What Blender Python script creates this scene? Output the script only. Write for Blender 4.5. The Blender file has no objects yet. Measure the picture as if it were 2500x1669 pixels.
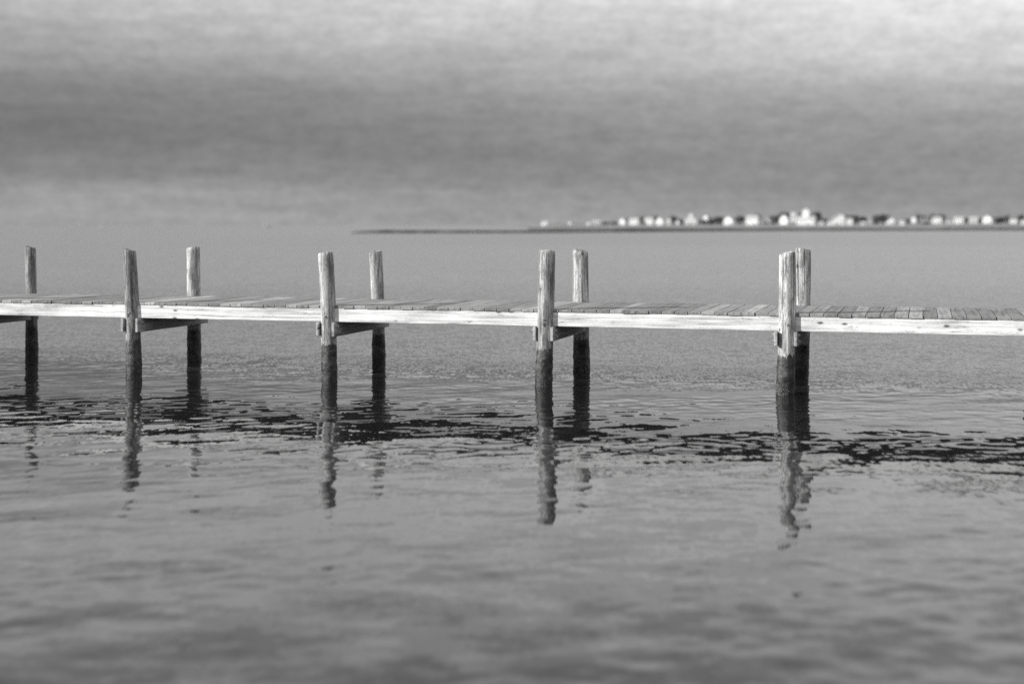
import bpy, bmesh, math, random
import numpy as np
from mathutils import Vector, Matrix, noise as mnoise

R = math.radians
random.seed(7)
scene = bpy.context.scene
col = scene.collection

# ------------------------------------------------------------------ camera
CAM_H = 2.1
F = 3472.0          # focal length in photo pixels (50 mm on a 36 mm wide frame, 2500 px)
cam_d = bpy.data.cameras.new("camera")
cam_d.lens = 50.0
cam_d.sensor_width = 36.0
cam_d.shift_y = -0.1138      # lens shift: level camera, horizon in the upper third
cam_d.clip_start = 0.1
cam_d.clip_end = 60000.0
cam_d.dof.use_dof = True
cam_d.dof.focus_distance = 18.6
cam_d.dof.aperture_fstop = 0.68
cam_d.dof.aperture_blades = 8
cam = bpy.data.objects.new("camera", cam_d)
cam.location = (0, 0, CAM_H)
cam.rotation_euler = (R(90), 0, 0)
col.objects.link(cam)
scene.camera = cam

# ------------------------------------------------------------------ exposure
scene.view_settings.view_transform = 'Standard'
scene.view_settings.look = 'None'
scene.view_settings.gamma = 1.0
scene.view_settings.exposure = 0.25
scene.cycles.use_denoising = False     # leaves a fine grain, like the photograph's

# ------------------------------------------------------------------ sun
SUN_EL = 22.0
SUN_TH = 76.0       # degrees left of straight behind the camera
sx = -math.sin(R(SUN_TH)) * math.cos(R(SUN_EL))
sy = -math.cos(R(SUN_TH)) * math.cos(R(SUN_EL))
sz = math.sin(R(SUN_EL))
sun_d = bpy.data.lights.new("sun", 'SUN')
sun_d.energy = 5.0
sun_d.angle = R(0.6)
sun_d.color = (1.0, 0.995, 0.985)
sun = bpy.data.objects.new("sun", sun_d)
sun.rotation_euler = Vector((sx, sy, sz)).to_track_quat('Z', 'Y').to_euler()
sun.location = (-20, -5, 20)
col.objects.link(sun)

# ------------------------------------------------------------------ node helpers
class NT:
    def __init__(s, tree):
        s.t = tree
        s.n = tree.nodes
        s.l = tree.links
    def new(s, kind, **kw):
        n = s.n.new(kind)
        for k, v in kw.items():
            setattr(n, k, v)
        return n
    def put(s, sock, v):
        if isinstance(v, bpy.types.NodeSocket):
            s.l.new(v, sock)
        elif isinstance(v, (int, float)) and sock.type == 'RGBA':
            sock.default_value = (v, v, v, 1)
        elif isinstance(v, (int, float)) and sock.type == 'VECTOR':
            sock.default_value = (v, v, v)
        else:
            sock.default_value = v
    def math(s, op, a, b=0.0, c=0.0, clamp=False):
        n = s.new('ShaderNodeMath', operation=op, use_clamp=clamp)
        s.put(n.inputs[0], a); s.put(n.inputs[1], b); s.put(n.inputs[2], c)
        return n.outputs[0]
    def vmath(s, op, a, b=(0, 0, 0)):
        n = s.new('ShaderNodeVectorMath', operation=op)
        s.put(n.inputs[0], a); s.put(n.inputs[1], b)
        return n.outputs[0]
    def smooth(s, x, a, b, lo=0.0, hi=1.0):
        n = s.new('ShaderNodeMapRange', interpolation_type='SMOOTHSTEP')
        s.put(n.inputs[0], x); s.put(n.inputs[1], a); s.put(n.inputs[2], b)
        s.put(n.inputs[3], lo); s.put(n.inputs[4], hi)
        return n.outputs[0]
    def lin(s, x, a, b, lo=0.0, hi=1.0):
        n = s.new('ShaderNodeMapRange')
        s.put(n.inputs[0], x); s.put(n.inputs[1], a); s.put(n.inputs[2], b)
        s.put(n.inputs[3], lo); s.put(n.inputs[4], hi)
        return n.outputs[0]
    def mix(s, f, a, b):
        n = s.new('ShaderNodeMix', data_type='FLOAT')
        s.put(n.inputs[0], f); s.put(n.inputs[2], a); s.put(n.inputs[3], b)
        return n.outputs[0]
    def noise(s, vec, scale, detail=4.0, rough=0.55, col=False, dist=0.0):
        n = s.new('ShaderNodeTexNoise')
        s.put(n.inputs['Vector'], vec); s.put(n.inputs['Scale'], scale)
        s.put(n.inputs['Detail'], detail); s.put(n.inputs['Roughness'], rough)
        s.put(n.inputs['Distortion'], dist)
        return n.outputs['Color'] if col else n.outputs[0]
    def mapping(s, vec, scale=(1, 1, 1), rot=(0, 0, 0), loc=(0, 0, 0)):
        n = s.new('ShaderNodeMapping')
        s.put(n.inputs[0], vec)
        n.inputs['Location'].default_value = loc
        n.inputs['Rotation'].default_value = rot
        n.inputs['Scale'].default_value = scale
        return n.outputs[0]
    def sep(s, vec):
        n = s.new('ShaderNodeSeparateXYZ'); s.put(n.inputs[0], vec)
        return n.outputs
    def comb(s, x, y, z):
        n = s.new('ShaderNodeCombineXYZ')
        s.put(n.inputs[0], x); s.put(n.inputs[1], y); s.put(n.inputs[2], z)
        return n.outputs[0]
    def ramp(s, x, pts, interp='LINEAR'):
        n = s.new('ShaderNodeValToRGB')
        e = n.color_ramp.elements
        n.color_ramp.interpolation = interp
        while len(e) < len(pts):
            e.new(0.5)
        for i, (p, v) in enumerate(pts):
            e[i].position = p
            e[i].color = (v, v, v, 1)
        s.put(n.inputs[0], x)
        return n.outputs[0]
    def bump(s, h, strength=0.5, dist=0.01):
        n = s.new('ShaderNodeBump')
        s.put(n.inputs['Strength'], strength); s.put(n.inputs['Distance'], dist)
        s.put(n.inputs['Height'], h)
        return n.outputs[0]

def material(name):
    m = bpy.data.materials.new(name)
    m.use_nodes = True
    m.node_tree.nodes.clear()
    t = NT(m.node_tree)
    out = t.new('ShaderNodeOutputMaterial')
    p = t.new('ShaderNodeBsdfPrincipled')
    t.l.new(p.outputs[0], out.inputs[0])
    return m, t, p

# ------------------------------------------------------------------ sky (world)
world = bpy.data.worlds.new("World")
scene.world = world
world.use_nodes = True
w = NT(world.node_tree)
w.n.clear()
wout = w.new('ShaderNodeOutputWorld')
bg = w.new('ShaderNodeBackground')
w.l.new(bg.outputs[0], wout.inputs[0])
sky = w.new('ShaderNodeTexSky')
sky.sky_type = 'NISHITA'
sky.sun_disc = False
sky.sun_elevation = R(SUN_EL)
sky.sun_rotation = math.atan2(sx, sy) % (2 * math.pi)
bw = w.new('ShaderNodeRGBToBW')
w.l.new(sky.outputs[0], bw.inputs[0])
tc = w.new('ShaderNodeTexCoord')
d = tc.outputs['Generated']
dx, dy, dz = w.sep(d)[:3]
# long flat cloud streaks: noise in direction space, strongly stretched along the horizon
v1 = w.mapping(d, scale=(2.2, 2.2, 26.0), rot=(0, R(1.2), 0), loc=(3.1, 0.4, 1.7))
n1 = w.noise(v1, 1.0, 3.0, 0.5)
v2 = w.mapping(d, scale=(5.0, 5.0, 85.0), rot=(0, R(-1.5), 0), loc=(0.3, 2.4, 5.7))
n2 = w.noise(v2, 1.0, 5.0, 0.55, dist=0.3)
v3 = w.mapping(d, scale=(30.0, 30.0, 120.0), rot=(0, R(4), 0))
n3 = w.noise(v3, 1.0, 4.0, 0.6)
wob = w.math('MULTIPLY', w.math('SUBTRACT', n1, 0.5), 0.022)
tilt = w.math('MULTIPLY', dx, 0.02)          # the cloud bank is lower towards the right
h = w.math('ADD', w.math('ADD', dz, wob), tilt)
cl = w.ramp(w.math('MULTIPLY', h, 1.0, clamp=True), [
    (0.000, 0.305), (0.015, 0.275), (0.030, 0.225), (0.045, 0.185), (0.065, 0.185),
    (0.088, 0.250), (0.105, 0.340), (0.123, 0.440), (0.145, 0.520), (0.170, 0.680), (0.190, 0.850),
    (0.220, 0.900), (0.290, 0.680), (0.380, 0.580), (0.600, 0.460), (1.000, 0.380)], 'B_SPLINE')
streak = w.math('ADD', 1.0, w.math('MULTIPLY', w.math('SUBTRACT', n2, 0.5), w.smooth(dz, 0.14, 0.28, 0.42, 1.3)))
v4 = w.mapping(d, scale=(95.0, 95.0, 150.0), rot=(0, R(-6), 0), loc=(1, 2, 3))
n4 = w.noise(v4, 1.0, 5.0, 0.75)
mott = w.math('ADD', w.math('MULTIPLY', w.math('SUBTRACT', n3, 0.5), 0.48), w.math('ADD', 1.0, w.math('MULTIPLY', w.math('SUBTRACT', n4, 0.5), 0.60)))
lrw = w.math('MULTIPLY', w.smooth(dz, 0.005, 0.07), w.smooth(dz, 0.24, 0.08, 0.25, 1.0))
lr = w.math('ADD', 1.0, w.math('MULTIPLY', w.math('MULTIPLY', dx, 0.80), lrw))
cloud = w.math('MULTIPLY', w.math('MULTIPLY', cl, streak), w.math('MULTIPLY', mott, lr))
cloud10 = w.math('MULTIPLY', cloud, 10.0)     # background strength is 0.1
val = w.mix(0.93, bw.outputs[0], cloud10)     # thin breaks of the clear sky through the cloud
w.put(bg.inputs['Color'], val)
bg.inputs['Strength'].default_value = 0.1

# ------------------------------------------------------------------ mesh helpers
class MB:
    """collects shapes; build() links them as one mesh object"""
    def __init__(s):
        s.bm = bmesh.new()
        s.tone = s.bm.loops.layers.color.new("tone")
    def _tone(s, faces, t):
        for f in faces:
            for l in f.loops:
                l[s.tone] = (t, t, t, 1)
    def box(s, x0, x1, y0, y1, z0, z1, bev=0.0, tone=0.5, mat=None):
        b = bmesh.new()
        bmesh.ops.create_cube(b, size=1.0)
        for v in b.verts:
            v.co = Vector((x0 + (v.co.x + .5) * (x1 - x0), y0 + (v.co.y + .5) * (y1 - y0), z0 + (v.co.z + .5) * (z1 - z0)))
        if bev:
            bmesh.ops.bevel(b, geom=list(b.edges), offset=bev, segments=1, affect='EDGES')
        if mat is not None:
            b.transform(mat)
        s.add(b, tone)
    def cyl(s, a, b_, r0, r1=None, seg=12, tone=0.5, bev=0.0):
        r1 = r0 if r1 is None else r1
        a, b_ = Vector(a), Vector(b_)
        b = bmesh.new()
        bmesh.ops.create_cone(b, cap_ends=True, segments=seg, radius1=r0, radius2=r1, depth=(b_ - a).length)
        if bev:
            es = [e for e in b.edges if all(len(f.verts) != 4 for f in e.link_faces[:1]) or any(len(f.verts) > 4 for f in e.link_faces)]
            bmesh.ops.bevel(b, geom=es, offset=bev, segments=2, affect='EDGES')
        q = (b_ - a).to_track_quat('Z', 'Y').to_matrix().to_4x4()
        b.transform(Matrix.Translation((a + b_) / 2) @ q)
        s.add(b, tone)
    def poly(s, verts, faces, tone=0.5):
        vs = [s.bm.verts.new(v) for v in verts]
        fs = [s.bm.faces.new([vs[i] for i in f]) for f in faces]
        s._tone(fs, tone)
    def add(s, b, tone=0.5):
        me = bpy.data.meshes.new("tmp")
        b.to_mesh(me); b.free()
        n0 = len(s.bm.faces)
        s.bm.from_mesh(me)
        bpy.data.meshes.remove(me)
        s.bm.faces.ensure_lookup_table()
        s._tone(s.bm.faces[n0:], tone)
    def mesh(s, name, mat, smooth=False):
        bmesh.ops.recalc_face_normals(s.bm, faces=list(s.bm.faces))
        me = bpy.data.meshes.new(name)
        s.bm.to_mesh(me); s.bm.free()
        me.materials.append(mat)
        if smooth:
            for p in me.polygons:
                p.use_smooth = True
        return me
    def build(s, name, mat, parent=None, loc=(0, 0, 0), rotz=0.0, smooth=False):
        return link(name, s.mesh(name, mat, smooth), parent, loc, rotz)

def link(name, me, parent=None, loc=(0, 0, 0), rotz=0.0):
    o = bpy.data.objects.new(name, me)
    o.location = loc
    o.rotation_euler = (0, 0, rotz)
    o.parent = parent
    col.objects.link(o)
    return o

def thing(name, label, cat, loc=(0, 0, 0), rotz=0.0, group=None):
    o = link(name, None, None, loc, rotz)
    tag(o, label, cat, group)
    return o

def tag(o, label, cat, group=None):
    o['label'] = label
    o['category'] = cat
    if group:
        o['group'] = group

def at(px, py, Y):
    """world point seen at photo pixel (px, py) at depth Y"""
    return Vector(((px - 1250) * Y / F, Y, CAM_H - (py - 550) * Y / F))

# ------------------------------------------------------------------ materials
def pile_wood(name, dark, light, rough=0.85):
    m, t, p = material(name)
    tc = t.new('ShaderNodeTexCoord').outputs['Object']
    oi = t.new('ShaderNodeObjectInfo').outputs['Random']
    off = t.comb(t.math('MULTIPLY', oi, 37.0), t.math('MULTIPLY', oi, 11.0), t.math('MULTIPLY', oi, 5.0))
    c = t.vmath('ADD', tc, off)
    z = t.sep(tc)[2]
    grain = t.noise(t.mapping(c, scale=(26, 26, 1.3)), 1.0, 6.0, 0.65)
    crack = t.noise(t.mapping(c, scale=(60, 60, 1.0)), 1.0, 3.0, 0.6)
    blotch = t.noise(t.mapping(c, scale=(7, 7, 2.6)), 1.0, 4.0, 0.6)
    g = t.smooth(t.math('ADD', t.math('MULTIPLY', grain, 0.6), t.math('MULTIPLY', blotch, 0.4)), 0.36, 0.62)
    dry = t.mix(g, dark, light)
    ck = t.smooth(crack, 0.36, 0.42)
    dry = t.math('MULTIPLY', dry, t.mix(ck, 0.34, 1.0))
    bark = t.smooth(t.noise(t.mapping(c, scale=(11, 11, 2.2), loc=(9, 2, 4)), 1.0, 5.0, 0.7), 0.44, 0.52)
    dry = t.math('MULTIPLY', dry, t.mix(bark, 0.55, 1.0))
    fleck = t.smooth(t.noise(t.mapping(c, scale=(90, 90, 22)), 1.0, 3.0, 0.7), 0.38, 0.5)
    dry = t.math('MULTIPLY', dry, t.mix(fleck, 0.6, 1.0))
    # a few knots
    vo = t.new('ShaderNodeTexVoronoi')
    t.put(vo.inputs['Vector'], t.mapping(c, scale=(5.0, 5.0, 3.2))); vo.inputs['Scale'].default_value = 1.0
    knot = t.smooth(vo.outputs['Distance'], 0.07, 0.14)
    dry = t.math('MULTIPLY', dry, t.mix(knot, 0.2, 1.0))
    # tide mark: the foot of the pile is stained dark and grown over
    edge = t.noise(t.mapping(c, scale=(34, 34, 5)), 1.0, 4.0, 0.6)
    zz = t.math('ADD', z, t.math('MULTIPLY', t.math('SUBTRACT', edge, 0.5), 0.16))
    wet = t.smooth(zz, 0.495, 0.475)
    grow = t.noise(c, 16.0, 5.0, 0.65)
    band = t.noise(t.mapping(c, scale=(3, 3, 16)), 1.0, 3.0, 0.5)
    stain = t.mix(t.smooth(t.math('ADD', t.math('MULTIPLY', grow, .6), t.math('MULTIPLY', band, .4)), 0.36, 0.62), 0.008, 0.085)
    stain = t.math('MULTIPLY', stain, t.smooth(t.math('ADD', z, t.math('MULTIPLY', t.math('SUBTRACT', edge, 0.5), 0.07)), 0.20, 0.235, 0.42, 1.0))
    v2 = t.new('ShaderNodeTexVoronoi')
    t.put(v2.inputs['Vector'], c); v2.inputs['Scale'].default_value = 62.0
    patch = t.smooth(t.noise(c, 7.0, 2.0, 0.5), 0.46, 0.62)
    barn = t.math('MULTIPLY', t.smooth(v2.outputs['Distance'], 0.42, 0.25), patch)
    barn = t.math('MULTIPLY', barn, t.smooth(z, 0.36, 0.24))
    spk = t.smooth(t.noise(c, 55.0, 3.0, 0.7), 0.60, 0.68)
    stain = t.mix(t.math('MULTIPLY', spk, 0.55), stain, 0.25)
    stain = t.mix(t.math('MULTIPLY', barn, 0.8), stain, 0.36)
    colr = t.mix(wet, dry, stain)
    t.put(p.inputs['Base Color'], colr)
    t.put(p.inputs['Roughness'], t.mix(wet, rough, 0.55))
    hgt = t.math('ADD', t.math('MULTIPLY', grain, 0.6), t.math('MULTIPLY', ck, 0.5))
    hgt = t.mix(wet, hgt, t.math('ADD', t.math('MULTIPLY', grow, 1.6), barn))
    t.put(p.inputs['Normal'], t.bump(hgt, 0.8, 0.012))
    return m

def plank_wood(name, dark, light, axis=0, knots=True, use_tone=False, rough=0.8, bumpd=0.004):
    m, t, p = material(name)
    tc = t.new('ShaderNodeTexCoord').outputs['Object']
    oi = t.new('ShaderNodeObjectInfo').outputs['Random']
    off = t.comb(t.math('MULTIPLY', oi, 53.0), t.math('MULTIPLY', oi, 17.0), t.math('MULTIPLY', oi, 29.0))
    c = t.vmath('ADD', tc, off)
    tone = None
    if use_tone:
        at_ = t.new('ShaderNodeAttribute', attribute_name="tone")
        tone = at_.outputs['Fac']
        c = t.vmath('ADD', c, t.comb(t.math('MULTIPLY', tone, 91.0), t.math('MULTIPLY', tone, 33.0), 0.0))
    s = [30.0, 30.0, 30.0]; s[axis] = 1.1
    wv = t.noise(c, 3.0, 2.0, 0.5)
    cc = t.vmath('ADD', c, t.vmath('MULTIPLY', t.comb(0.0, wv, wv), (0, 0.02, 0.02)))
    grain = t.noise(t.mapping(cc, scale=tuple(s)), 1.0, 6.0, 0.6)
    s2 = [3.0, 3.0, 3.0]; s2[axis] = 1.2
    blotch = t.noise(t.mapping(c, scale=tuple(s2)), 1.0, 4.0, 0.6)
    speck = t.noise(c, 70.0, 3.0, 0.6)
    g = t.math('ADD', t.math('MULTIPLY', grain, 0.55), t.math('ADD', t.math('MULTIPLY', blotch, 0.3), t.math('MULTIPLY', speck, 0.15)))
    colr = t.mix(t.smooth(g, 0.36, 0.58), dark, light)
    if knots:
        sk = [7.0, 7.0, 7.0]; sk[axis] = 3.4
        vo = t.new('ShaderNodeTexVoronoi')
        t.put(vo.inputs['Vector'], t.mapping(c, scale=tuple(sk))); vo.inputs['Scale'].default_value = 1.0
        colr = t.math('MULTIPLY', colr, t.smooth(vo.outputs['Distance'], 0.05, 0.19, 0.22, 1.0))
        sc_ = [16.0, 16.0, 16.0]; sc_[axis] = 1.6
        line = t.noise(t.mapping(c, scale=tuple(sc_), loc=(4, 7, 1)), 1.0, 3.0, 0.5)
        colr = t.math('MULTIPLY', colr, t.mix(t.smooth(t.math('ABSOLUTE', t.math('SUBTRACT', line, 0.62)), 0.0, 0.014), 0.5, 1.0))
    if use_tone:
        colr = t.math('MULTIPLY', colr, t.lin(tone, 0.0, 1.0, 0.6, 1.9))
    t.put(p.inputs['Base Color'], colr)
    p.inputs['Roughness'].default_value = rough
    p.inputs['Specular IOR Level'].default_value = 0.25
    t.put(p.inputs['Normal'], t.bump(g, 0.7, bumpd))
    return m

M_stringer = plank_wood("pale_timber", 0.40, 0.86, 0)
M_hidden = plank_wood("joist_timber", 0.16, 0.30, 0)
M_beam = plank_wood("cross_beam_timber", 0.20, 0.46, 1)
M_deck = plank_wood("weathered_deck", 0.19, 0.40, 1, knots=False, use_tone=True, rough=0.9)

m, t, p = material("galvanised_metal")
tcg = t.new('ShaderNodeTexCoord').outputs['Object']
t.put(p.inputs['Base Color'], t.mix(t.noise(tcg, 80.0, 3.0), 0.25, 0.6))
p.inputs['Roughness'].default_value = 0.5
p.inputs['Metallic'].default_value = 0.3
M_metal = m

def plain(name, lo, hi, scale, rough=0.8, bump=0.0):
    m, t, p = material(name)
    tc = t.new('ShaderNodeTexCoord').outputs['Object']
    n = t.noise(tc, scale, 4.0, 0.6)
    t.put(p.inputs['Base Color'], t.mix(t.smooth(n, 0.3, 0.7), lo, hi))
    p.inputs['Roughness'].default_value = rough
    if bump:
        t.put(p.inputs['Normal'], t.bump(n, 0.6, bump))
    return m

M_wall = plain("white_siding", 0.74, 0.86, 1.5)
M_wall_b = plain("pale_siding", 0.50, 0.62, 1.5)
M_wall_c = plain("grey_siding", 0.28, 0.38, 1.5)
M_roof_l = plain("pale_roofing", 0.34, 0.52, 2.5)
M_roof_d = plain("grey_shingles", 0.14, 0.24, 2.5)
M_pane = plain("dark_glass", 0.03, 0.05, 1.0, rough=0.1)
M_door = plain("painted_door", 0.10, 0.14, 1.0)
M_brick = plain("chimney_brick", 0.2, 0.3, 4.0)
M_leaf = plain("foliage", 0.07, 0.16, 0.9, rough=0.7)
M_trunk = plain("bark", 0.06, 0.12, 6.0)
M_gel = plain("white_gelcoat", 0.75, 0.85, 1.0, rough=0.3)
M_sail = plain("sailcloth", 0.70, 0.82, 1.0)
M_grass = plain("marsh_grass_blades", 0.05, 0.16, 0.05)

# ------------------------------------------------------------------ water
def wave_field(X, Y):
    rng = np.random.default_rng(11)
    H = np.zeros_like(X)
    patch = np.zeros_like(X)            # cat's paws: livelier and calmer patches
    for i in range(14):
        k = 2 * math.pi / (1.6 * 4 ** rng.random())
        th = rng.normal(-1.2, 0.5)
        patch += np.cos(k * (0.5 * X * math.cos(th) + Y * math.sin(th)) + rng.random() * 6.283)
    patch = np.clip(1.0 + 0.25 * patch, 0.5, 2.0)
    patch = patch * (0.62 + 0.75 * np.clip((Y - 12.0) / 3.0, 0, 1) + 0.5 * np.clip((10.0 - Y) / 2.0, 0, 1))
    for i in range(110):
        if i < 90:
            lam, slope, spread = 0.16 * (0.46 / 0.16) ** rng.random(), 0.0020, 0.85
        else:
            lam, slope, spread = 0.6 * (2.2 / 0.6) ** rng.random(), 0.0034, 1.0
        k = 2 * math.pi / lam
        th = rng.normal(-1.40, spread)
        H += (patch if i < 90 else 1.0) * slope / k * np.cos(k * (X * math.cos(th) + Y * math.sin(th)) + rng.random() * 6.283)
    return H

def build_water():
    rows = [-20000.0, -200.0, -20.0, 0.0, 2.0]
    y = 3.5
    while y < 75.0:
        rows.append(y)
        y *= 1.0022
    while y < 20000.0:
        rows.append(y)
        y *= 1.25
    rows.append(40000.0)
    ys = np.array(rows)
    inner = np.linspace(-0.52, 0.52, 640)
    W = np.clip(ys, 3.5, 75.0)
    X = np.concatenate([np.full((len(ys), 1), -40000.0), inner[None, :] * W[:, None], np.full((len(ys), 1), 40000.0)], axis=1)
    Yg = np.repeat(ys[:, None], X.shape[1], axis=1)
    H = wave_field(X, Yg)
    fade = np.clip((ys - 3.0) / 1.5, 0, 1) * np.clip((72.0 - ys) / 30.0, 0, 1)
    fs = np.concatenate([[0.0], np.clip((0.52 - np.abs(inner)) / 0.06, 0, 1), [0.0]])
    H *= fade[:, None] * fs[None, :]
    nr, nc = X.shape
    co = np.stack([X, Yg, H], axis=2).reshape(-1, 3).astype(np.float32)
    idx = np.arange(nr * nc).reshape(nr, nc)
    quads = np.stack([idx[:-1, :-1], idx[:-1, 1:], idx[1:, 1:], idx[1:, :-1]], axis=2).reshape(-1, 4).astype(np.int32)
    me = bpy.data.meshes.new("water")
    me.vertices.add(len(co)); me.vertices.foreach_set("co", co.ravel())
    me.loops.add(quads.size); me.loops.foreach_set("vertex_index", quads.ravel())
    me.polygons.add(len(quads))
    me.polygons.foreach_set("loop_start", np.arange(0, quads.size, 4, dtype=np.int32))
    me.polygons.foreach_set("loop_total", np.full(len(quads), 4, dtype=np.int32))
    me.update(calc_edges=True)
    me.polygons.foreach_set("use_smooth", np.ones(len(quads), dtype=bool))
    return me

m, t, p = material("bay_water")
geo = t.new('ShaderNodeNewGeometry')
pos, nrm = geo.outputs['Position'], geo.outputs['Normal']
px_, py_, _ = t.sep(pos)[:3]
# wind ruffles the open water beyond the pier, the lee on this side stays smoother
line = t.math('ADD', py_, t.math('MULTIPLY', px_, 0.29))
edge = t.math('MULTIPLY', t.math('SUBTRACT', t.noise(t.mapping(pos, scale=(0.12, 0.35, 1)), 1.0, 3.0), 0.5), 6.0)
open_w = t.smooth(t.math('ADD', line, edge), 18.8, 21.6)
gust = t.noise(t.mapping(pos, scale=(0.25, 0.9, 1.0), rot=(0, 0, R(8))), 1.0, 4.0, 0.55)
far = t.smooth(py_, 40.0, 160.0)
r_small = t.noise(t.mapping(pos, scale=(8.0, 5.0, 1.0)), 1.0, 3.0, 0.6, col=True)
r_mid = t.noise(t.mapping(pos, scale=(2.6, 4.2, 1.0), rot=(0, 0, R(10))), 1.0, 3.0, 0.55, col=True)
r_fine = t.noise(t.mapping(pos, scale=(28.0, 7.0, 1.0)), 1.0, 2.0, 0.6, col=True)
gs = t.smooth(gust, 0.38, 0.62)
gust2 = t.noise(t.mapping(pos, scale=(0.012, 0.055, 1.0), rot=(0, 0, R(5))), 1.0, 3.0, 0.6)
g2 = t.math('MULTIPLY', t.smooth(gust2, 0.40, 0.60), t.smooth(py_, 25.0, 60.0))
amp_s = t.mix(open_w, t.mix(gs, 0.006, 0.028), t.math('ADD', t.mix(gs, 0.25, 0.6), t.math('MULTIPLY', g2, 0.5)))
amp_m = t.mix(open_w, t.math('ADD', t.mix(gs, 0.004, 0.018), t.math('MULTIPLY', t.smooth(py_, 11.0, 7.5), t.mix(gs, 0.06, 0.18))), t.math('ADD', t.mix(gs, 0.25, 0.45), t.math('MULTIPLY', g2, 0.4)))
edge2 = t.math('MULTIPLY', t.math('SUBTRACT', t.noise(t.mapping(pos, scale=(0.008, 0.05, 1)), 1.0, 3.0), 0.5), 60.0)
lull = t.smooth(t.math('ADD', py_, edge2), 135.0, 165.0, 1.0, t.smooth(px_, -60.0, 20.0, 1.0, 0.6))     # the breeze dies out far from the pier
amp_s = t.math('MULTIPLY', amp_s, lull)
amp_m = t.math('MULTIPLY', amp_m, lull)
amp_f = t.math('MULTIPLY', t.mix(open_w, 0.035, 0.7), lull)
def slope(c, amp):
    v = t.vmath('SUBTRACT', c, (0.5, 0.5, 0.5))
    v = t.vmath('MULTIPLY', v, (1, 1, 0))
    n = t.new('ShaderNodeVectorMath', operation='SCALE')
    t.put(n.inputs[0], v); t.put(n.inputs['Scale'], amp)
    return n.outputs[0]
nn = t.vmath('ADD', nrm, t.vmath('ADD', slope(r_fine, amp_f), t.vmath('ADD', slope(r_small, amp_s), slope(r_mid, amp_m))))
nn = t.vmath('NORMALIZE', nn)
t.put(p.inputs['Normal'], nn)
t.put(p.inputs['Base Color'], t.mix(open_w, 0.012, t.math('ADD', 0.095, t.math('MULTIPLY', t.math('MULTIPLY', lull, t.smooth(py_, 30.0, 60.0)), 0.075))))   # dark by the pier, paler beyond: reflected sky brightness put into the colour
t.put(p.inputs['Roughness'], t.mix(open_w, 0.03, 0.20))
p.inputs['IOR'].default_value = 1.4
M_water = m
me = build_water()
me.materials.append(M_water)
water = link("water", me)
water['kind'] = 'structure'

# ------------------------------------------------------------------ land: marsh and sandbar
m, t, p = material("marsh_soil")
geo = t.new('ShaderNodeNewGeometry')
pos = geo.outputs['Position']
zz = t.sep(pos)[2]
n = t.noise(t.mapping(pos, scale=(0.03, 0.012, 0.2)), 1.0, 5.0, 0.6)
up = t.smooth(t.math('ADD', zz, t.math('MULTIPLY', n, 0.2)), 0.55, 0.95)
t.put(p.inputs['Base Color'], t.mix(up, 0.025, t.mix(t.smooth(n, 0.35, 0.65), 0.16, 0.30)))
p.inputs['Roughness'].default_value = 0.95
M_marsh = m

def land_strip(name, front, back, profile, seed):
    """front/back: lists of (px, Y) along the strip; profile: list of (fraction of the depth, height)"""
    rnd = random.Random(seed)
    mb = bmesh.new()
    n = 140
    def interp(pts, px):
        for (a, ya), (b, yb) in zip(pts, pts[1:]):
            if a <= px <= b:
                return ya + (yb - ya) * (px - a) / (b - a)
        return pts[-1][1]
    p0, p1 = front[0][0], front[-1][0]
    grid = []
    for i in range(n + 1):
        px = p0 + (p1 - p0) * i / n
        yf, yb = interp(front, px), interp(back, px)
        yf += mnoise.noise((i * 0.35, seed, 0)) * 6
        tip = min(1.0, (i + 1) / 6.0)
        row = []
        for fr, hz in profile:
            Y = yf + (yb - yf) * fr
            z = hz * tip ** 0.7 if hz > 0 else hz
            z += (mnoise.noise((px * 0.012, fr * 9, seed)) * 0.18 if hz > 0.3 else 0)
            row.append(mb.verts.new(((px - 1250) * Y / F, Y, z)))
        grid.append(row)
    for a, b in zip(grid, grid[1:]):
        for j in range(len(profile) - 1):
            mb.faces.new((a[j], b[j], b[j + 1], a[j + 1]))
    bmesh.ops.recalc_face_normals(mb, faces=list(mb.faces))
    me = bpy.data.meshes.new(name)
    mb.to_mesh(me); mb.free()
    me.materials.append(M_marsh)
    o = link(name, me)
    o['kind'] = 'structure'
    return o

# the low dark bar whose tip reaches far to the left
land_strip("sandbar", [(858, 388), (1300, 400), (1900, 540), (2500, 590), (3100, 620)],
           [(858, 396), (1300, 460), (1900, 640), (2500, 700), (3100, 760)],
           [(0, -0.4), (0.02, 0.55), (0.06, 0.72), (0.5, 0.75), (0.94, 0.6), (1, -0.4)], 3)
# the marsh flat that carries the village
land_strip("marsh", [(1290, 760), (1500, 745), (1900, 730), (2500, 760), (3100, 800)],
           [(1290, 1500), (1500, 1500), (1900, 1500), (2500, 1500), (3100, 1500)],
           [(0, -0.4), (0.004, 0.5), (0.02, 0.8), (0.2, 1.3), (0.4, 2.35), (0.8, 2.6), (1, -0.4)], 9)

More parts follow.
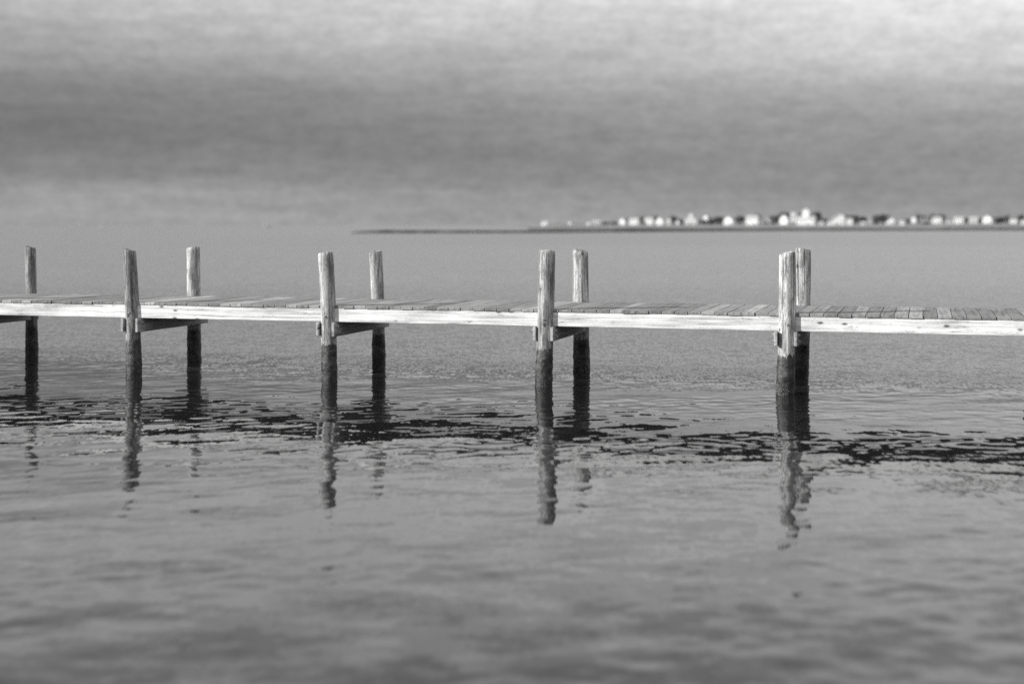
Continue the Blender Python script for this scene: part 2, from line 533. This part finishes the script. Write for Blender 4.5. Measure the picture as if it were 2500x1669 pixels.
# marsh grass along the edges of the bar: uncountable blades, one object
def grass(name, spans, n, seed):
    rnd = random.Random(seed)
    vs, fs = [], []
    for (pa, pb, Ya, Yb, z, hmin, hmax, depth) in spans:
        for i in range(n):
            u = rnd.random()
            px = pa + (pb - pa) * u
            Y = Ya + (Yb - Ya) * u + rnd.random() * depth
            x = (px - 1250) * Y / F
            hh = rnd.uniform(hmin, hmax)
            wd = rnd.uniform(0.15, 0.4)
            lx, ly = rnd.uniform(-.3, .3), rnd.uniform(-.3, .3)
            a = rnd.random() * 3.14
            k = len(vs)
            vs += [(x - wd * math.cos(a), Y - wd * math.sin(a), z), (x + wd * math.cos(a), Y + wd * math.sin(a), z), (x + lx, Y + ly, z + hh)]
            fs.append((k, k + 1, k + 2))
    me = bpy.data.meshes.new(name)
    me.from_pydata(vs, [], fs)
    me.materials.append(M_grass)
    o = link(name, me)
    o['kind'] = 'stuff'
    tag(o, "dark fringe of marsh grass along the low bank below the distant village", "grass")
    return o
grass("marsh_grass", [(1500, 1900, 445, 545, 0.45, 0.15, 0.55, 14), (1900, 2500, 545, 594, 0.45, 0.2, 0.7, 16),
                      (2300, 2560, 585, 605, 0.6, 0.3, 0.9, 60), (1330, 2500, 1020, 1010, 2.2, 0.2, 0.9, 30)], 3200, 5)

# ------------------------------------------------------------------ pier
A = R(16.2)
pier = thing("wooden_pier", "weathered timber pier on round piles crossing the calm water", "pier", (3.365, 17.70, 0), -A)
PM = Matrix.Translation((3.365, 17.70, 0)) @ Matrix.Rotation(-A, 4, 'Z')
PI = PM.inverted()
BAY = 3.03
KS = list(range(-5, 3))   # bents; the last ones stand outside the picture
DECK_W = 1.80

# per pile: photo x at top / deck / waterline, y of the top, diameter top/foot in px, wood
tones = {
    'dark': pile_wood("pile_wood_dark", 0.13, 0.42),
    'mid': pile_wood("pile_wood_grey", 0.20, 0.62),
    'pale': pile_wood("pile_wood_pale", 0.34, 0.80),
    'far': pile_wood("pile_wood_far", 0.22, 0.60),
}
near = {-3: (315, 322, 327, 610, 31, 37, 'dark'), -2: (794.4, 801, 804.5, 618, 38, 37, 'mid'),
        -1: (1336, 1333, 1327, 612, 40, 41, 'mid'), 0: (1922, 1922, 1916, 617, 40, 43, 'pale')}
farp = {-4: (74, 76, 77.6, 603, 25, 29, 'dark'), -3: (471, 473, 474, 605, 32, 33, 'far'), -2: (916, 922, 925, 613, 32, 31, 'far'),
        -1: (1417, 1418, 1420, 612, 38, 39, 'far'), 0: (1961, 1960, 1955, 608, 37, 36, 'far')}

def make_pile(local, tops, k, side, wood):
    """local: base in pier space; tops: (deck offset xy, top offset xy, height, r_top, r_foot)"""
    (mx, my), (tx, ty), H, rt, rf = tops
    rnd = random.Random(100 + k * 3 + side)
    seed = rnd.random() * 50
    NS, NR = 28, 64
    zs = [-0.7 + (H + 0.7) * i / (NR - 1) for i in range(NR)]
    zd = 1.0
    b = bmesh.new()
    rings = []
    for i, z in enumerate(zs):
        q = z / H
        # quadratic through foot (0,0), deck (mx at zd), top (tx at H)
        def bend(mv, tv):
            a2 = (tv - mv * H / zd) / (H * H - zd * H)
            a1 = mv / zd - a2 * zd
            return a1 * z + a2 * z * z
        cx, cy = bend(mx, tx), bend(my, ty)
        r = rf + (rt - rf) * max(0, min(1, q))
        r *= 1 + 0.035 * mnoise.noise((seed, z * 2.4, 0))
        ring = []
        for j in range(NS):
            an = 2 * math.pi * j / NS
            ca, sa = math.cos(an), math.sin(an)
            rr = r * (1 + 0.03 * mnoise.noise((ca * 1.2 + seed, sa * 1.2, z * 0.9)) + 0.018 * mnoise.noise((ca * 4 + seed, sa * 4, z * 1.5)))
            if z < 0.46:
                g = min(1.0, (0.46 - z) / 0.12)
                rr += g * (0.010 * mnoise.noise((ca * 3 + seed, sa * 3, z * 14)) + 0.006 * mnoise.noise((ca * 7, sa * 7 + seed, z * 34)))
                rr += 0.004 * g
            if i == NR - 1:
                rr *= 0.965
            zz = z
            if i >= NR - 2:
                zz += 0.010 * mnoise.noise((ca * 2 + seed, sa * 2, 3)) + 0.02 * ca * math.sin(seed) + 0.012 * sa * math.cos(seed) - (0.012 if i == NR - 2 else 0)
            ring.append(b.verts.new((cx + rr * ca, cy + rr * sa, zz)))
        rings.append(ring)
    for a_, c_ in zip(rings, rings[1:]):
        for j in range(NS):
            f = b.faces.new((a_[j], a_[(j + 1) % NS], c_[(j + 1) % NS], c_[j]))
            f.smooth = True
    # slightly dished end grain
    inner = [b.verts.new((v.co.x * .55 + tx * .45, v.co.y * .55 + ty * .45, v.co.z + 0.004)) for v in rings[-1]]
    mid_ = b.verts.new((tx, ty, H + 0.004))
    for j in range(NS):
        b.faces.new((rings[-1][j], rings[-1][(j + 1) % NS], inner[(j + 1) % NS], inner[j]))
        b.faces.new((inner[j], inner[(j + 1) % NS], mid_))
    b.faces.new(list(reversed(rings[0])))
    me = bpy.data.meshes.new("pile")
    b.to_mesh(me); b.free()
    me.materials.append(wood)
    o = link("pile", me, pier, local)
    # carriage bolt that holds the stringer
    s = -1 if side == 0 else 1
    bb = MB()
    zb = 0.872 + rnd.uniform(-.012, .012)
    bx = mx * .87 + rnd.uniform(-.02, .02)
    y0 = my * .87 + s * (rt * 0.94)
    bb.cyl((bx, y0 - s * .03, zb), (bx, y0 + s * .010, zb), 0.021, seg=16)
    bb.cyl((bx, y0 + s * .008, zb), (bx, y0 + s * .026, zb), 0.014, 0.009, seg=6)
    bb.build("bolt", M_metal, o)
    return o

bent_x = {}
for k in KS:
    for side in (0, 1):
        tab = near if side == 0 else farp
        lx, ly = k * BAY, (0.0 if side == 0 else DECK_W)
        wb = PM @ Vector((lx, ly, 0))
        if k in tab:
            xt, xd, xw, yt, dt, df, tone = tab[k]
            Y = wb.y
            base = PI @ Vector(((xw - 1250) * Y / F, Y, 0))
            # move the pile along the pier (not out of its row) to meet its photographed place
            base = Vector((lx + (base.x - lx) / max(.3, math.cos(A)) * 1.0, ly, 0))
            for _ in range(6):
                q = PM @ base
                base.x += ((xw - 1250) - F * q.x / q.y) * q.y / F / 1.03
            q = PM @ base
            H = CAM_H - (yt - 550) * q.y / F
            s = q.y / F
            tops = (((xd - xw) * s, 0.0), ((xt - xw) * s, 0.0), H, dt * s / 2, df * s / 2)
        else:
            rnd = random.Random(k * 7 + side)
            base = Vector((lx + (0.06 if k > 0 else 0), ly, 0))
            tops = ((rnd.uniform(-.03, .03), 0.0), (rnd.uniform(-.06, .06), 0.0), 1.78 + rnd.uniform(-.06, .06), 0.1, 0.107)
            tone = rnd.choice(['mid', 'far', 'pale'])
        if side == 0:
            bent_x[k] = base.x - lx + tops[0][0] * 0.7
        make_pile(base, tops, k, side, tones[tone])

# cross beams: a pair of planks bolted to both sides of each bent
for k in KS:
    for s in (-1, 1):
        mb = MB()
        x0, x1 = (0.100, 0.140) if s > 0 else (-0.140 + (0.05 if k == 1 else 0), -0.100 + (0.05 if k == 1 else 0))
        dz = random.uniform(-.012, .008)
        mb.box(x0, x1, -0.115 + random.uniform(-.02, .02), DECK_W + 0.13, 0.600 + dz, 0.784, bev=0.006)
        o = mb.build("cross_beam", M_beam, pier, (k * BAY + bent_x[k] + (0.02 if k == -3 else 0.07 if k == 1 else 0), 0, 0))
        for (yy, zz) in ((-0.03, 0.735 + dz), (0.03, 0.655 + dz), (DECK_W, 0.69)):
            bb = MB()
            xo = x1 if s > 0 else x0
            bb.cyl((xo - s * .004, yy, zz), (xo + s * .008, yy, zz), 0.024, seg=14)
            bb.cyl((xo + s * .006, yy, zz), (xo + s * .030, yy, zz), 0.015, 0.012, seg=6)
            bb.build("bolt", M_metal, o)

# stringers and deck, bay by bay
for i, k in enumerate(KS[:-1]):
    xa, xb = k * BAY + 0.003, (k + 1) * BAY - 0.003
    for (y0, mat) in ((-0.024, M_stringer), (0.62, M_hidden), (1.20, M_hidden), (1.715, M_stringer)):
        mb = MB()
        mb.box(-(xb - xa) / 2, (xb - xa) / 2, 0, 0.042, 0.787, 0.969, bev=0.004)
        mb.build("stringer", mat, pier, ((xa + xb) / 2, y0, 0))
    mb = MB()
    n = 18
    pitch = BAY / n
    for j in range(n):
        rnd = random.Random(k * 100 + j)
        bx0 = -BAY / 2 + j * pitch + 0.003
        wv = rnd.uniform(-.0015, .0015)
        dz = rnd.uniform(-.0025, .003)
        tn = min(1.0, max(0.02, rnd.gauss(0.36, 0.20)))
        mb.box(bx0, bx0 + pitch - 0.007 + wv, -0.034 + rnd.uniform(-.007, .007), DECK_W + 0.02 + rnd.uniform(-.015, .015),
               0.9705 + dz, 1.009 + dz, bev=0.003, tone=tn)
    mb.build("deck_section", M_deck, pier, ((xa + xb) / 2, 0, 0))

# ------------------------------------------------------------------ village
def box_faces(mb, x0, x1, y0, y1, z0, z1, tone=0.5):
    mb.box(x0, x1, y0, y1, z0, z1, tone=tone)

def make_house(label, px, base, wpx, hpx, Y, rot, style='gable', wall=None, roof=None, tower=0.0, chimney=False):
    wall = wall or M_wall
    roof = roof or M_roof_l
    c = at(px, base, Y)
    s = Y / F
    W, H = wpx * s * 0.94, hpx * s * 0.96
    D = W * 0.7
    # turned houses keep their seen width
    cr, sr = abs(math.cos(R(rot))), abs(math.sin(R(rot)))
    f = W / (W * cr + D * sr)
    W *= f; D *= f
    o = thing("house", label, "house", (c.x, c.y, c.z - 0.25), R(rot), "houses of the distant shore village")
    hw, hd = W / 2, D / 2
    mb = MB()
    if style == 'gable':
        e = H * 0.62
        mb.poly([(-hw, -hd, 0), (hw, -hd, 0), (hw, hd, 0), (-hw, hd, 0), (-hw, -hd, e), (hw, -hd, e), (hw, hd, e), (-hw, hd, e), (-hw, 0, H * .97), (hw, 0, H * .97)],
                [(0, 1, 5, 4), (1, 2, 6, 9, 5), (2, 3, 7, 6), (3, 0, 4, 8, 7), (4, 5, 9, 8), (6, 7, 8, 9)])
    elif style == 'front':          # gable end to the viewer
        e = H * 0.60
        mb.poly([(-hw, -hd, 0), (hw, -hd, 0), (hw, hd, 0), (-hw, hd, 0), (-hw, -hd, e), (hw, -hd, e), (hw, hd, e), (-hw, hd, e), (0, -hd, H * .97), (0, hd, H * .97)],
                [(0, 1, 5, 8, 4), (1, 2, 6, 5), (2, 3, 7, 9, 6), (3, 0, 4, 7), (4, 8, 9, 7), (5, 6, 9, 8)])
    elif style == 'shed':           # single slope, low on the left
        e, e2 = H * 0.26, H * .95
        mb.poly([(-hw, -hd, 0), (hw, -hd, 0), (hw, hd, 0), (-hw, hd, 0), (-hw, -hd, e), (hw * .45, -hd, e2), (hw * .45, hd, e2), (-hw, hd, e), (hw, -hd, H * .72), (hw, hd, H * .72)],
                [(0, 1, 8, 5, 4), (1, 2, 9, 8), (2, 3, 7, 6, 9), (3, 0, 4, 7), (4, 5, 6, 7), (5, 8, 9, 6)])
    else:                           # flat
        mb.box(-hw, hw, -hd, hd, 0, H * 0.94)
    mb.build("wall", wall, o)
    rb = MB()
    ov, th = 0.35, 0.18
    def slab(a, b, c_, d_):
        a, b, c_, d_ = map(Vector, (a, b, c_, d_))
        n = (b - a).cross(d_ - a).normalized()
        if n.z < 0: n = -n
        g = n * 0.02
        top = n * th
        vs = [v + g for v in (a, b, c_, d_)] + [v + top for v in (a, b, c_, d_)]
        rb.poly(vs, [(0, 1, 2, 3), (4, 5, 6, 7), (0, 1, 5, 4), (1, 2, 6, 5), (2, 3, 7, 6), (3, 0, 4, 7)])
    if style == 'gable':
        dr = (H * .97 - e) / hd * ov
        slab((-hw - ov, -hd - ov, e - dr), (hw + ov, -hd - ov, e - dr), (hw + ov, 0, H * .97), (-hw - ov, 0, H * .97))
        slab((-hw - ov, hd + ov, e - dr), (hw + ov, hd + ov, e - dr), (hw + ov, 0, H * .97), (-hw - ov, 0, H * .97))
    elif style == 'front':
        dr = (H * .97 - e) / hw * ov
        slab((-hw - ov, -hd - ov, e - dr), (-hw - ov, hd + ov, e - dr), (0, hd + ov, H * .97), (0, -hd - ov, H * .97))
        slab((hw + ov, -hd - ov, e - dr), (hw + ov, hd + ov, e - dr), (0, hd + ov, H * .97), (0, -hd - ov, H * .97))
    elif style == 'shed':
        slab((-hw - ov, -hd - ov, e), (-hw - ov, hd + ov, e), (hw * .45, hd + ov, e2), (hw * .45, -hd - ov, e2))
        slab((hw + ov, -hd - ov, H * .70), (hw + ov, hd + ov, H * .70), (hw * .45, hd + ov, e2), (hw * .45, -hd - ov, e2))
    else:
        rb.box(-hw - .2, hw + .2, -hd - .2, hd + .2, H * .942, H)
    ro = rb.build("roof", roof, o)
    if chimney:
        cb = MB(); cb.box(hw * .4, hw * .4 + .8, -0.4, 0.4, H * .8, H * 1.12); cb.build("chimney", M_brick, ro)
    if tower:
        T = tower * s
        tb = MB(); tw = max(1.6, W * 0.17)
        tb.box(-tw, tw, -tw, tw, H * .55, H + T * .72)
        tb.build("tower_room", wall, o)
        tr = MB()
        z0, z1 = H + T * .722, H + T
        tr.poly([(-tw - .3, -tw - .3, z0), (tw + .3, -tw - .3, z0), (tw + .3, tw + .3, z0), (-tw - .3, tw + .3, z0), (0, 0, z1)],
                [(0, 1, 2, 3), (0, 1, 4), (1, 2, 4), (2, 3, 4), (3, 0, 4)])
        tr.build("tower_roof", M_roof_l, o)
    # openings on the two seen faces
    nW = max(1, int(W / 3.2))
    wh = min(1.3, H * .28)
    zc = H * .33
    for q in range(nW):
        xw = -hw + W * (q + .5) / nW
        if q == nW // 2 and nW > 1:
            db = MB(); db.box(xw - .5, xw + .5, -hd - .05, -hd + .02, 0.2, min(2.2, H * .5)); db.build("door", M_door, o)
            continue
        wn = MB(); wn.box(xw - .45, xw + .45, -hd - .05, -hd + .02, zc - wh / 2, zc + wh / 2); wn.build("window", M_pane, o)
    wn = MB(); wn.box(-hw - .05, -hw + .02, -.5, .5, H * .16 if style == 'shed' else zc - wh / 2, H * .24 if style == 'shed' else zc + wh / 2); wn.build("window", M_pane, o)
    return o

HOUSES = [
 # label, px, base, w, h, Y, rot, style, wall, roof, tower, chimney
 ("small low white cottage at the far left end of the village shore", 1331, 551, 19, 12, 1300, -25, 'gable', M_wall, M_roof_l, 0, False),
 ("tiny pale grey hut just right of the leftmost cottage of the village", 1360, 550, 12, 8, 1300, -20, 'gable', M_wall_b, M_roof_d, 0, False),
 ("tiny bright white hut midway between the leftmost cottage and the first row of big houses", 1392, 551, 11, 11, 1280, -30, 'front', M_wall, M_roof_l, 0, False),
 ("tiny dull grey shed beside the bright hut near the left end of the shore", 1405, 550, 11, 8, 1310, -20, 'gable', M_wall_b, M_roof_d, 0, False),
 ("small bright white hut standing in front of a long pale cottage", 1437, 552, 12, 11, 1220, -30, 'front', M_wall, M_roof_l, 0, False),
 ("long pale cottage behind a small bright hut, left of the tall white houses", 1456, 549, 25, 12, 1290, -15, 'gable', M_wall_b, M_roof_l, 0, False),
 ("narrow white house, leftmost of the tall white houses on the shore", 1521, 550, 17, 20, 1120, -38, 'front', M_wall, M_roof_l, 0, False),
 ("wide white gabled house second from left among the tall white houses", 1549, 550, 29, 19, 1110, -28, 'gable', M_wall, M_roof_l, 0, False),
 ("wide white house with chimney, third of the tall white houses on the left", 1585, 550, 28, 20, 1110, -28, 'gable', M_wall, M_roof_l, 0, True),
 ("white house with gable end facing the water beside the chimney house", 1612, 549, 22, 21, 1120, -30, 'front', M_wall, M_roof_l, 0, False),
 ("narrow pale grey house at the right end of the left row", 1633, 548, 13, 20, 1140, -20, 'front', M_wall_b, M_roof_d, 0, False),
 ("tiny white hut alone among dark trees right of the left row", 1655, 550, 9, 14, 1080, -30, 'front', M_wall, M_roof_l, 0, False),
 ("broad pale house with raised white upper storey left of the village middle", 1688, 548, 40, 16, 1120, -22, 'flat', M_wall_b, M_roof_l, 13, False),
 ("small white house standing high behind the trees right of the raised storey house", 1724, 540, 14, 19, 1180, -30, 'front', M_wall, M_roof_d, 0, False),
 ("square white house alone between two dark groves left of the big tower house", 1780, 549, 28, 23, 1100, -30, 'front', M_wall, M_roof_l, 0, False),
 ("wide white gabled house with chimney, two left of the tower house", 1838, 548, 36, 24, 1110, -25, 'gable', M_wall, M_roof_l, 0, True),
 ("narrow pale house close against the right side of a wide gabled house", 1872, 548, 15, 18, 1110, -25, 'front', M_wall_b, M_roof_l, 0, False),
 ("tall narrow white house directly left of the big tower house", 1915, 547, 24, 25, 1090, -32, 'front', M_wall, M_roof_l, 0, False),
 ("pale house peeping over the gap left of the tower house", 1937, 540, 16, 23, 1180, -25, 'gable', M_wall_b, M_roof_l, 0, False),
 ("largest white house of the village with a tower room on its roof", 1968, 549, 54, 24, 1070, -20, 'gable', M_wall, M_roof_l, 19, False),
 ("tiny white hut at the foot of the trees right of the tower house", 2006, 550, 11, 10, 1060, -30, 'gable', M_wall, M_roof_l, 0, False),
 ("large bright white house with one long roof sloping down to the left", 2041, 549, 46, 30, 1060, -8, 'shed', M_wall, M_roof_l, 0, False),
 ("small white gabled house just right of the sloping roof house", 2075, 547, 17, 15, 1110, -28, 'gable', M_wall, M_roof_l, 0, False),
 ("low white hut, nearer of two huts before the grove right of the sloping roof house", 2108, 549, 13, 9, 1090, -28, 'gable', M_wall, M_roof_l, 0, False),
 ("tiny pale hut behind a lower hut at the edge of a dark grove", 2123, 544, 9, 10, 1150, -20, 'front', M_wall_b, M_roof_l, 0, False),
 ("white cottage with slanted roof right of the dark grove", 2172, 546, 26, 16, 1110, -18, 'shed', M_wall, M_roof_l, 0, False),
 ("tiny white hut low on the bank right of the slanted roof cottage", 2203, 547, 13, 10, 1080, -28, 'gable', M_wall, M_roof_l, 0, False),
 ("small bright white house with pointed gable amid grey roofs right of the slanted cottage", 2231, 543, 13, 16, 1150, -30, 'front', M_wall, M_roof_l, 0, False),
 ("long grey house between two bright ones right of the slanted cottage", 2256, 543, 27, 13, 1160, -15, 'gable', M_wall_c, M_roof_d, 0, False),
 ("long bright white house in the right part of the village under two trees", 2288, 544, 28, 16, 1130, -25, 'gable', M_wall, M_roof_l, 0, False),
 ("low grey house beside the long bright house in the right part", 2318, 544, 20, 12, 1150, -18, 'gable', M_wall_b, M_roof_d, 0, False),
 ("bright white house with chimney in the right part of the village", 2341, 544, 27, 16, 1130, -26, 'gable', M_wall, M_roof_l, 0, True),
 ("pale grey cottage left of the last square bright house on the right", 2377, 544, 24, 16, 1150, -20, 'gable', M_wall_b, M_roof_l, 0, False),
 ("square bright white house, last big one before the right edge", 2411, 544, 27, 20, 1120, -30, 'front', M_wall, M_roof_l, 0, False),
 ("white house with roof slanting among trees near the right edge", 2474, 544, 20, 18, 1120, -18, 'gable', M_wall, M_roof_d, 0, False),
 ("white cottage cut by the right edge of the picture", 2499, 546, 16, 10, 1090, -25, 'gable', M_wall, M_roof_l, 0, False),
]
for hrow in HOUSES:
    make_house(*hrow)

# trees: three crown shapes shared by all, each tree its own thing
def crown_mesh(seed, tall):
    rnd = random.Random(seed)
    lobes = []
    for i in range(13):
        a = rnd.random() * 6.283
        rr = rnd.uniform(0.0, 0.36)
        lobes.append((Vector((rr * math.cos(a), rr * math.sin(a), rnd.uniform(0.22, 0.82))), rnd.uniform(0.13, 0.24)))
    vs, fs = [], []
    for c, r in lobes:
        for i in range(95):
            u = Vector((rnd.gauss(0, 1), rnd.gauss(0, 1), rnd.gauss(0, 1))).normalized()
            p = c + u * r * rnd.uniform(0.55, 1.12)
            p.z *= tall
            s = rnd.uniform(0.022, 0.055)
            q = Vector((rnd.gauss(0, 1), rnd.gauss(0, 1), rnd.gauss(0, 1))).normalized()
            x = u.cross(q).normalized() * s
            y = (u + q * .6).cross(x).normalized() * s * 0.8
            k = len(vs)
            vs += [p - x - y, p + x - y * .6, p + x * .7 + y, p - x * .8 + y]
            fs.append((k, k + 1, k + 2, k + 3))
    me = bpy.data.meshes.new("crown")
    me.from_pydata([tuple(v) for v in vs], [], fs)
    me.materials.append(M_leaf)
    return me
def trunk_mesh(seed):
    rnd = random.Random(seed)
    mb = MB()
    mb.cyl((0, 0, -0.05), (0.01, 0, 0.3), 0.035, 0.026, 8)
    mb.cyl((0.01, 0, 0.3), (0.0, 0.01, 0.62), 0.026, 0.012, 8)
    for i in range(5):
        a = rnd.random() * 6.283
        mb.cyl((0.008, 0, 0.27 + i * .05), (0.2 * math.cos(a), 0.2 * math.sin(a), 0.5 + i * .05), 0.013, 0.004, 6)
    return mb.mesh("trunk", M_trunk)
crowns = [crown_mesh(1, 1.0), crown_mesh(2, 1.05), crown_mesh(3, 0.95)]
trunks = [trunk_mesh(1), trunk_mesh(2), trunk_mesh(3)]

TREES = [
 # label, px, base, w px, h px, Y
 ("low grey bush-like tree right of the long pale cottage", 1477, 549, 20, 9, 1240),
 ("low dark tree between the long pale cottage and the first tall white house", 1497, 549, 22, 10, 1230),
 ("dark tree rising behind the gap between the two leftmost tall white houses", 1536, 547, 18, 20, 1180),
 ("dark tree in the gap left of the chimney house in the left row", 1567, 547, 16, 22, 1180),
 ("dark tree behind the joint of chimney house and gable end house", 1600, 546, 18, 23, 1190),
 ("dark tree at the right end of the left row behind the narrow grey house", 1642, 546, 18, 25, 1190),
 ("dark round tree just right of the lone tiny hut", 1664, 549, 16, 18, 1110),
 ("dark tree under the small high white house, left one of its pair", 1716, 549, 22, 16, 1100),
 ("dark tree under the small high white house, right one of its pair", 1736, 549, 24, 22, 1110),
 ("tall dark tree left of the lone square white house", 1757, 548, 26, 24, 1120),
 ("dark tree directly left of the wide gabled chimney house in the middle", 1808, 548, 24, 26, 1130),
 ("dark tree behind the roof of the wide gabled chimney house", 1850, 546, 24, 30, 1190),
 ("tall dark tree right of the narrow pale house", 1892, 548, 24, 27, 1130),
 ("tallest dark tree behind the tall narrow house left of the tower house", 1918, 545, 30, 34, 1190),
 ("dark tree behind the left half of the tower house", 1950, 545, 28, 31, 1190),
 ("tall dark tree behind the right half of the tower house", 1992, 546, 32, 34, 1180),
 ("dark tree left of the low eave of the sloping roof house", 2014, 549, 20, 20, 1120),
 ("dark tree behind the peak of the sloping roof house", 2062, 546, 24, 26, 1190),
 ("broad dark tree behind the small gabled house right of the sloping roof house", 2084, 546, 26, 25, 1190),
 ("dark tree behind the nearer low hut right of the sloping roof house", 2103, 547, 24, 23, 1180),
 ("tall dark tree, left one of the grove before the slanted roof cottage", 2138, 547, 26, 28, 1150),
 ("tall dark tree, right one of the grove before the slanted roof cottage", 2158, 547, 24, 29, 1150),
 ("dark low tree between slanted roof cottage and the pointed gable house", 2214, 546, 22, 15, 1160),
 ("dark tree rising over the long grey house right of the pointed gable", 2245, 545, 26, 27, 1210),
 ("low dark tree in front of the long grey house on the right", 2262, 549, 22, 8, 1090),
 ("dark tree behind the long bright house in the right part, left one", 2278, 544, 22, 26, 1210),
 ("dark tree behind the long bright house in the right part, right one", 2299, 544, 24, 26, 1210),
 ("low dark tree between the low grey house and bright chimney house on the right", 2328, 545, 18, 14, 1190),
 ("small dark tree right of the bright chimney house on the right", 2360, 545, 18, 17, 1190),
 ("small dark tree left of the last square bright house", 2393, 545, 18, 16, 1190),
 ("dark tree between the last square bright house and the slanting house", 2437, 546, 28, 20, 1150),
 ("tall dark tree left of the white slanting house near the right edge", 2458, 546, 24, 26, 1150),
 ("tall dark tree behind the cottage at the right edge of the picture", 2490, 546, 28, 28, 1160),
]
for i, (label, px, base, wp, hp, Y) in enumerate(TREES):
    c = at(px, base, Y)
    o = thing("tree", label, "tree", (c.x, c.y, c.z - 0.3), i * 1.7, "dark trees of the distant shore village")
    W, H = wp * Y / F * 1.30, hp * Y / F * 0.92
    for nm, me in (("trunk", trunks[i % 3]), ("crown", crowns[i % 3])):
        ch = link(nm, me, o)
        ch.scale = (W, W, H)

# ------------------------------------------------------------------ far boats on the left
def hull(mb, L, B, Hh, z0):
    st = [(-.5, .42, .9), (-.2, .5, .9), (.15, .48, .95), (.38, .3, 1.05), (.5, .02, 1.15)]
    vs = []
    for (x, b, hz) in st:
        vs += [(x * L, -b * B, hz * Hh + z0), (x * L * .94, -b * B * .6, z0), (x * L * .94, b * B * .6, z0), (x * L, b * B, hz * Hh + z0)]
    fs = []
    for i in range(4):
        a, b = i * 4, i * 4 + 4
        fs += [(a, b, b + 1, a + 1), (a + 1, b + 1, b + 2, a + 2), (a + 2, b + 2, b + 3, a + 3), (a + 3, b + 3, b, a)]
    fs += [(0, 1, 2, 3), (19, 18, 17, 16)]
    mb.poly(vs, fs)

c = at(652, 550, 1400)
boat = thing("motor_boat", "tiny white cabin motor boat far off on the hazy water at left", "boat", (c.x, c.y, 0), R(15))
mb = MB(); hull(mb, 10.5, 3.2, 1.6, -0.3); mb.build("hull", M_gel, boat)
mb = MB(); mb.box(-2.0, 2.3, -1.1, 1.1, 1.1, 3.3, bev=0.15); cab = mb.build("cabin", M_gel, boat)
mb = MB(); mb.box(-1.6, 1.9, -1.13, 1.13, 2.2, 2.7); mb.build("window", M_pane, cab)

c = at(250, 550, 1500)
sb = thing("sailboat", "tiny pale sailboat far off on the hazy water at the left edge", "boat", (c.x, c.y, 0), R(70))
mb = MB(); hull(mb, 7.0, 2.2, 1.0, -0.25); mb.build("hull", M_gel, sb)
mb = MB(); mb.cyl((0.5, 0, 0.6), (0.5, 0, 6.6), 0.06, 0.04, 8); mb.build("mast", M_metal, sb)
mb = MB()
mb.poly([(0.42, 0.02, 1.5), (-2.6, 0.5, 1.5), (0.42, 0.02, 6.4), (0.42, -0.02, 1.5), (-2.6, 0.46, 1.5), (0.42, -0.02, 6.4)],
        [(0, 1, 2), (3, 5, 4), (0, 3, 4, 1), (1, 4, 5, 2), (2, 5, 3, 0)])
mb.build("sail", M_sail, sb)
